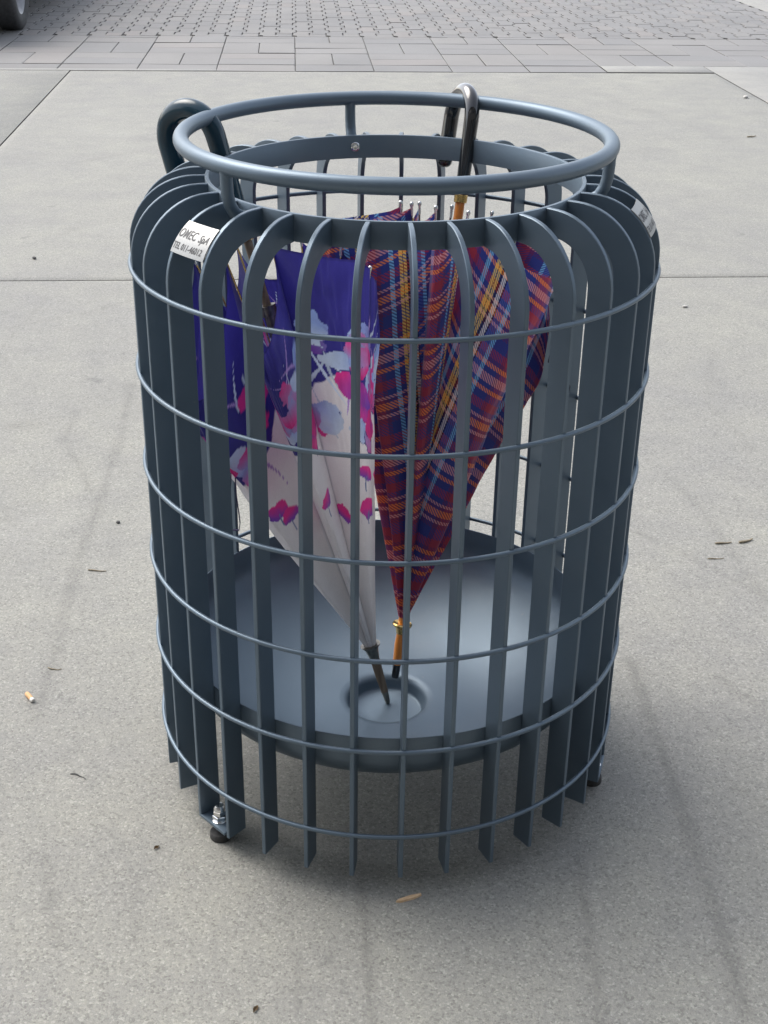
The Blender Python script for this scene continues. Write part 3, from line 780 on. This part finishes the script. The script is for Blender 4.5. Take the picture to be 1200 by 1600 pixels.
def paint(g, U, V):
    L = 0.63; X = U + g * 0.731; Y = V
    n1 = fbm(X * 22 + 5, Y * 22, 1); n2 = fbm(X * 60, Y * 60 + 3, 5); n3 = fbm(X * 10 + 3, Y * 10, 9)
    edge = 0.455 + 0.085 * (n3 - 0.5) * 2 + 0.03 * (n1 - 0.5)
    c = np.repeat(WHI[None, None, :], U.shape[0], 0).repeat(U.shape[1], 1) * (0.97 + 0.05 * n2[..., None])
    m = np.clip((Y - edge) / 0.004, 0, 1)[..., None]
    nav = NAVY * (0.8 + 0.4 * n1[..., None])
    c = c * (1 - m) + nav * m
    r = np.random.default_rng(100 + g)
    hw = min(0.17, max(0.05, float(np.abs(U).max())))
    for _ in range(16):                            # lavender strokes
        u0, y0 = r.uniform(-hw, hw), r.uniform(0.42, 0.60); an = r.uniform(-0.9, 0.9) + PI / 2; ln = r.uniform(0.03, 0.08); cv = r.uniform(-6, 6)
        du, dy = U - u0, Y - y0; s_ = du * math.cos(an) + dy * math.sin(an); w_ = -du * math.sin(an) + dy * math.cos(an) + cv * s_ ** 2
        k = (np.clip(1 - (np.abs(w_) / (0.0034 * (1 - np.abs(s_) / ln).clip(0.05, 1))), 0, 1) > 0.25) & (np.abs(s_) < ln)
        c[k] = (LAV if r.random() < 0.6 else PALE) * r.uniform(0.8, 1.1)
    # watercolour blooms along the border: overlapping petals, each washed from one side
    wx = U + 0.010 * (fbm(X * 45, Y * 45, 21) - 0.5) * 2; wy = Y + 0.010 * (fbm(X * 45 + 7, Y * 45, 23) - 0.5) * 2
    for _ in range(int(9 + 36 * hw)):
        u0, y0 = r.uniform(-hw, hw), r.uniform(0.405, 0.55); fam = r.integers(0, 3)
        for q in range(r.integers(2, 5)):
            an = r.uniform(0, 2 * PI); pu, py = u0 + 0.020 * math.cos(an), y0 + 0.020 * math.sin(an)
            ra, rb_ = r.uniform(0.020, 0.040), r.uniform(0.014, 0.027); du, dy = wx - pu, wy - py
            a_ = (du * math.cos(an) + dy * math.sin(an)) / ra; b_ = (-du * math.sin(an) + dy * math.cos(an)) / rb_
            d = np.hypot(a_, b_); k = (d < 1)[..., None]
            base, wash = [(MAG, PURP * 1.2), (LBLU, PALE), (MAG, LBLU * 0.9)][fam] if q else [(MAG, MAG * 0.75), (LBLU, PURP), (PALE, LBLU)][fam]
            w_ = np.clip(0.5 - 0.55 * a_ + 0.7 * (n1 - 0.5), 0, 1)[..., None]
            tone = (base * (1 - w_) + wash * w_) * (0.85 + 0.3 * n2[..., None])
            c = np.where(k, tone, c)
            rim = (d > 0.90) & (d < 1.0) & (n1 > 0.62); c[rim] = NAVY * 0.8
    for _ in range(2 if g % 2 else 3):             # loose petals on the white
        u0, y0 = r.uniform(-0.7, 0.7) * hw * 0.5, r.uniform(0.25, 0.35); an = r.uniform(-1.5, 1.5); ra, rb_ = r.uniform(0.015, 0.027), r.uniform(0.011, 0.017)
        du, dy = wx - u0, wy - y0; a_ = (du * math.cos(an) + dy * math.sin(an)) / ra; b_ = (-du * math.sin(an) + dy * math.cos(an)) / rb_
        d = np.hypot(a_, b_ + 0.25 * a_ ** 2); w_ = np.clip(0.25 - 0.9 * b_ + 0.8 * (n1 - 0.5), 0, 1)[..., None]
        c = np.where((d < 1)[..., None], MAG * 1.1 * (1 - w_) + PURP * 1.3 * w_, c)
        s_ = Y - y0; k = (np.abs((U - u0) - 0.5 * s_ - 9 * s_ ** 2) < 0.0011) & (s_ < -0.008) & (s_ > -0.034)
        c[k] = LBLU * 0.55
    for j, f in ((0, 0.78), (1, 0.78), (2, 0.93), (-1, 0.78), (-2, 0.78), (-3, 0.93)): c[:, j] *= np.array((f * 0.97, f, f * 1.03))     # sewn seams
    c[-2:] *= 0.7                                  # hem
    return np.clip(c, 0, 1)
gF, lF = canopy(FT, FA, 0.108, 0.68, ribsF, petF, 0.0085, 105, 300)
canopy_mesh('canopy', gF, M_FLOR, fum, paint)
rib_objects(lF, fum, M_BRASS, M_CHROME)
rod('shaft', FT, FA, [(0.10, 0.0), (0.10, 0.0062), (0.80, 0.0062), (0.80, 0.0)], M_BROWN, fum)
rod('ferrule', FT, FA, [(0.022, 0.0), (0.022, 0.0058), (0.060, 0.0075), (0.088, 0.0080), (0.090, 0.0)], M_BROWN, fum)
rod('ferrule_tip', FT, FA, [(0.0, 0.0), (0.0, 0.0032), (0.003, 0.0044), (0.022, 0.0058), (0.0225, 0.0)], M_GUN, fum)
rod('ferrule_cup', FT, FA, [(0.084, 0.0080), (0.092, 0.0090), (0.104, 0.0115), (0.109, 0.0160), (0.111, 0.0165), (0.111, 0.009)], M_GUN, fum)
rod('runner', FT, FA, [(0.62, 0.0063), (0.62, 0.0095), (0.67, 0.0095), (0.67, 0.0125), (0.685, 0.0125), (0.685, 0.0063)], M_GUN, fum)
hook(FT, FA, 0.79, 0.933, (-0.86, 0.50, 0), 0.0154, 0.0440, 0.085, fum, M_TEAL)
rod('handle_collar', FT, FA, [(0.782, 0.0064), (0.783, 0.0105), (0.796, 0.0112), (0.799, 0.0064)], M_BRASS, fum)

def ribbon(name, pts, w, side, mat, parent, th=0.0012):
    side = Vector(side).normalized() * w / 2; bm = bmesh.new(); rows = []
    P = [Vector(p) for p in pts]
    for i, p in enumerate(P):
        t = (P[min(i + 1, len(P) - 1)] - P[max(i - 1, 0)]).normalized(); n = t.cross(side).normalized() * th / 2
        rows.append([bm.verts.new(p + side + n), bm.verts.new(p - side + n), bm.verts.new(p - side - n), bm.verts.new(p + side - n)])
    for a, b in zip(rows, rows[1:]):
        for k in range(4): bm.faces.new((a[k], a[(k + 1) % 4], b[(k + 1) % 4], b[k]))
    bm.faces.new(rows[0][::-1]); bm.faces.new(rows[-1])
    return from_bm(name, bm, mat, parent, 40)
ribbon('tie_strap', [(0.235, 0.10, 0.640), (0.250, 0.095, 0.628), (0.262, 0.09, 0.610), (0.268, 0.09, 0.590), (0.262, 0.09, 0.572), (0.250, 0.09, 0.560)], 0.014, (0.2, 0.3, 1), M_STRAP, tum)
ribbon('tie_strap', [(-0.235, 0.0, 0.52), (-0.237, 0.0, 0.48), (-0.240, 0.0, 0.44), (-0.243, 0.0, 0.405), (-0.240, 0.0, 0.392), (-0.228, 0.0, 0.392), (-0.226, 0.0, 0.405), (-0.230, 0.0, 0.45), (-0.231, 0.0, 0.51)], 0.004, (0, 1, 0), M_CORD, fum)

# ------------------------------------------------------------------ parked car (only its front wheel reaches into the picture)
CX, CY = -4.40, 8.60
car = empty('parked_car', (CX, CY, 0), R(-87))
tag(car, 'dark parked car whose front wheel rests on the zigzag paving', 'car')
def arch(cx, n=12, r=0.345): return [(cx + r * math.cos(PI - PI * k / n), 0.30 + r * math.sin(PI - PI * k / n) * 0.98) for k in range(n + 1)]
def body_outline():
    low = [(-3.30, 0.36)] + [(-3.20, 0.27)]
    a1 = arch(-2.50); a2 = arch(0.0)
    pts = low + [(p[0], max(p[1], 0.27)) for p in a1] + [(p[0], max(p[1], 0.27)) for p in a2] + [(0.62, 0.36), (0.74, 0.40), (0.78, 0.52), (0.74, 0.66), (0.55, 0.76), (-0.35, 0.90), (-0.45, 0.93), (-2.9, 0.95), (-3.28, 0.86), (-3.36, 0.62)]
    return pts
bm = bmesh.new(); HW = 0.80; out = body_outline()
lay = []
for y, ins in ((-HW, 0.0), (HW, 0.0)):
    lay.append([bm.verts.new((x, y + 0.82, z)) for x, z in out])
bm.faces.new(lay[0]); bm.faces.new(lay[1][::-1])
n = len(out)
for k in range(n): bm.faces.new((lay[0][(k + 1) % n], lay[0][k], lay[1][k], lay[1][(k + 1) % n]))
bmesh.ops.recalc_face_normals(bm, faces=bm.faces[:])
bmesh.ops.bevel(bm, geom=[e for e in bm.edges if abs(e.verts[0].co.y - e.verts[1].co.y) < 1e-6], offset=0.03, segments=3, affect='EDGES')
from_bm('body', bm, M_CARP, car, 30)
bm = bmesh.new()
prof = [(-3.0, 0.93), (-2.62, 1.34), (-1.35, 1.40), (-0.98, 1.33), (-0.40, 0.92)]
A = [bm.verts.new((x, 0.82 - (HW - 0.04 - (z - 0.93) * 0.36), z)) for x, z in prof]; B = [bm.verts.new((x, 0.82 + (HW - 0.04 - (z - 0.93) * 0.36), z)) for x, z in prof]
bm.faces.new(A); bm.faces.new(B[::-1])
for k in range(5): bm.faces.new((A[(k + 1) % 5], A[k], B[k], B[(k + 1) % 5]))
bmesh.ops.recalc_face_normals(bm, faces=bm.faces[:])
bmesh.ops.bevel(bm, geom=bm.edges[:], offset=0.025, segments=2, affect='EDGES')
from_bm('cabin', bm, M_CARP, car, 30)
def quadwin(name, pts, out_, mat):
    bm = bmesh.new(); c = sum((Vector(p) for p in pts), Vector()) / len(pts); o_ = Vector(out_)
    a = [bm.verts.new(Vector(p) + o_) for p in pts]; b = [bm.verts.new(Vector(p) - o_ * 2) for p in pts]
    bm.faces.new(a); bm.faces.new(b[::-1])
    for k in range(len(pts)): bm.faces.new((a[k], a[(k + 1) % len(pts)], b[(k + 1) % len(pts)], b[k]))
    bmesh.ops.recalc_face_normals(bm, faces=bm.faces[:])
    return from_bm(name, bm, mat, car, 30)
for sgn in (-1, 1):
    yy = lambda z: 0.82 + sgn * (HW - 0.04 - (z - 0.93) * 0.36)
    for xs in (((-0.62, 0.98), (-1.60, 0.98), (-1.60, 1.33), (-1.12, 1.30)), ((-1.68, 0.98), (-2.78, 0.98), (-2.52, 1.28), (-1.68, 1.33))):
        quadwin('side_window', [(x, yy(z), z) for x, z in xs], (0, sgn * 0.006, 0.002), M_GLASS)
    bm = bmesh.new(); box(bm, (-1.30, 0.82 + sgn * (HW + 0.012), 0.82), (0.16, 0.02, 0.03), None, 0.006); from_bm('door_handle', bm, M_BLACK, car)
    bm = bmesh.new(); box(bm, (0.70, 0.82 + sgn * 0.56, 0.62), (0.10, 0.34, 0.14), None, 0.03); from_bm('headlight', bm, M_LAMP, car)
    bm = bmesh.new(); box(bm, (-3.31, 0.82 + sgn * 0.60, 0.72), (0.08, 0.26, 0.16), None, 0.02); from_bm('tail_light', bm, M_REDL, car)
    bm = bmesh.new(); box(bm, (-0.66, 0.82 + sgn * (HW + 0.07), 0.98), (0.10, 0.16, 0.10), None, 0.03); from_bm('wing_mirror', bm, M_CARP, car)
quadwin('windscreen', [(-0.46, 0.15, 0.965), (-0.46, 1.49, 0.965), (-0.955, 1.40, 1.305), (-0.955, 0.24, 1.305)], (0.006, 0, 0.008), M_GLASS)
quadwin('rear_window', [(-2.94, 0.15, 0.995), (-2.94, 1.49, 0.995), (-2.66, 1.40, 1.305), (-2.66, 0.24, 1.305)], (-0.008, 0, 0.006), M_GLASS)
def wheel_parts(loc_, steer):
    w = empty('wheel', (0, 0, 0)); w.parent = car; w.location = loc_; w.rotation_euler = (0, 0, steer)
    MX = Matrix.Rotation(R(90), 4, 'X')
    bm = bmesh.new(); hw = 0.088
    lathe(bm, [(0.19, -hw * 0.9), (0.21, -hw), (0.262, -hw * 1.02), (0.285, -hw * 0.93), (0.297, -hw * 0.75), (0.30, -hw * 0.4), (0.30, hw * 0.4), (0.297, hw * 0.75), (0.285, hw * 0.93), (0.262, hw * 1.02), (0.21, hw), (0.19, hw * 0.9)], 64, MX)
    for g in (-0.045, 0.0, 0.045): pass
    ty = from_bm('tyre', bm, M_TYRE, w, 40)
    bm = bmesh.new(); lathe(bm, [(0.0, -0.03), (0.05, -0.035), (0.06, -0.02), (0.15, -0.03), (0.19, -hw * 0.88), (0.195, -hw * 0.9), (0.195, hw * 0.9), (0.15, 0.02), (0.0, 0.02)], 32, MX)
    from_bm('rim', bm, M_RIM, w, 40)
    return w
wheel_parts((0, 0.085, 0.30), 0); wheel_parts((0, 1.55, 0.30), 0); wheel_parts((-2.5, 0.085, 0.30), 0); wheel_parts((-2.5, 1.55, 0.30), 0)

# ------------------------------------------------------------------ litter
def stick(name, a, b, r, mat, label, cat, bend=0.0, group=None):
    a, b = Vector((*a, r * 0.9)), Vector((*b, r * 0.9)); o = empty; pts = []
    side = (b - a).cross(Vector((0, 0, 1))).normalized()
    c = (a + b) / 2
    for k in range(9):
        t = k / 8; pts.append(a.lerp(b, t) + side * bend * math.sin(PI * t) * (1 + 0.3 * math.sin(t * 9)) + Vector((0, 0, 0.0006 * math.sin(t * 7))) - Vector((c.x, c.y, 0)))
    bm = bmesh.new(); tube(bm, pts, [r * (0.6 + 0.4 * math.sin(PI * min(1, (k + 1.5) / 8))) for k in range(9)], 7)
    ob = from_bm(name, bm, mat, None, 60); ob.location = (c.x, c.y, 0); tag(ob, label, cat, group); return ob
butt = empty('cigarette_butt', (-0.614, 0.104, 0.0042)); butt.rotation_euler.z = R(-54)
tag(butt, 'crushed tan cigarette butt with white end lying on the concrete', 'cigarette butt')
bm = bmesh.new(); tube(bm, [(-0.013, 0, 0), (-0.0125, 0, 0), (-0.006, 0, 0), (0.001, 0.0004, 0), (0.0075, 0, 0)], [0.0030, 0.0040, 0.0043, 0.0040, 0.0040], 12); from_bm('filter', bm, M_CORK, butt)
bm = bmesh.new(); tube(bm, [(0.0076, 0, 0), (0.010, 0.0005, 0), (0.013, 0.001, -0.0004), (0.0138, 0.001, -0.0006)], [0.0041, 0.0043, 0.0037, 0.002], 12); from_bm('burnt_paper', bm, M_PAPERW, butt)
bm = bmesh.new()
pts = [(-0.020, 0, 0), (-0.014, -0.0032, 0), (0.006, -0.0036, 0), (0.019, -0.0010, 0), (0.0200, 0.0018, 0), (0.004, 0.0040, 0), (-0.014, 0.0026, 0)]
for z in (0.0004, 0.0030): pass
lo = [bm.verts.new((x, y, 0.0002)) for x, y, _ in pts]; hi = [bm.verts.new((x * 0.96, y * 0.8, 0.0034)) for x, y, _ in pts]
bm.faces.new(lo[::-1]); bm.faces.new(hi)
for k in range(7): bm.faces.new((lo[k], lo[(k + 1) % 7], hi[(k + 1) % 7], hi[k]))
sp = from_bm('wood_splinter', bm, M_SPLINT, None, 20); sp.location = (0.035, -0.362, 0); sp.rotation_euler.z = R(22)
tag(sp, 'pale flat wood splinter on the concrete in front of the stand', 'splinter')
def leaf(name, p, s, rz, label, mat=M_LEAF):
    bm = bmesh.new(); n = 10; L_ = []
    for k in range(n + 1):
        t = k / n; w = s * 0.22 * math.sin(PI * t) ** 0.8 * (1 + 0.15 * math.sin(k * 2.4)); x = (t - 0.5) * s
        L_.append([bm.verts.new((x, -w, 0.0012 + w * 0.5 + 0.001 * math.sin(k))), bm.verts.new((x, 0, 0.0012)), bm.verts.new((x, w, 0.0012 + w * 0.7 - 0.0005 * math.sin(k)))])
    for a, b in zip(L_, L_[1:]):
        for k in range(2):
            try: bm.faces.new((a[k], b[k], b[k + 1], a[k + 1]))
            except ValueError: pass
    r = bmesh.ops.solidify(bm, geom=bm.faces[:], thickness=0.0006)
    o = from_bm(name, bm, mat, None, 50); o.location = (*p, 0); o.rotation_euler.z = rz; tag(o, label, 'dry leaf'); return o
leaf('dry_leaf', (-0.336, -0.266), 0.012, 0.9, 'small curled brown leaf beside the front foot of the stand')
leaf('dry_leaf', (-0.162, -0.563), 0.013, 1.2, 'thin curled brown leaf at the lower edge of the photo')
stick('twig', (0.698, 0.706), (0.734, 0.712), 0.0022, M_TWIG, 'short thick twig, nearer the stand of the two close together', 'twig', 0.0006)
stick('twig', (0.750, 0.712), (0.782, 0.728), 0.0028, M_TWIG, 'lumpy short twig farther from the stand of the two close together', 'twig', 0.003)
stick('twig', (0.668, 0.640), (0.702, 0.642), 0.0013, M_TWIG, 'very thin dark twig below the pair of thicker twigs', 'twig', 0.001)
stick('twig', (-0.606, 0.552), (-0.569, 0.548), 0.0016, M_TWIG, 'thin straight twig on open concrete outside the label side of the cage', 'twig', 0.0008)
stick('grass_stalk', (-0.605, 0.200), (-0.580, 0.196), 0.0012, M_TWIG, 'thin curved dry stalk near the cigarette butt', 'dry stalk', 0.004)
stick('grass_stalk', (-0.500, -0.098), (-0.472, -0.112), 0.0010, M_DARKST, 'forked looking dark stalk between cigarette butt and stand', 'dry stalk', -0.004)
def pebble(p, s, mat, label, name='pebble'):
    bm = bmesh.new(); bmesh.ops.create_icosphere(bm, subdivisions=2, radius=s)
    for v in bm.verts: v.co = Vector((v.co.x * 1.3, v.co.y, v.co.z * 0.6)) * random.uniform(0.85, 1.12)
    o = from_bm(name, bm, mat, None, 60); o.location = (*p, s * 0.5); o.rotation_euler.z = random.uniform(0, 6); tag(o, label, 'pebble'); return o
pebble((2.066, 6.201), 0.014, M_STONE, 'pale stone chip beside the slab joint near the far kerb')
pebble((-0.584, 0.76), 0.0045, M_DARKST, 'dark grit stone on the concrete near the thin straight twig')
pebble((-1.245, 2.73), 0.007, M_DARKST, 'dark grit stone just beyond the cross joint')
pebble((0.947, 2.304), 0.007, M_STONE, 'small pale stone just before the cross joint')
stick('twig', (1.80, 5.05), (1.85, 5.075), 0.0035, M_TWIG, 'dark twig on the far slab towards the pale kerb', 'twig', 0.004)
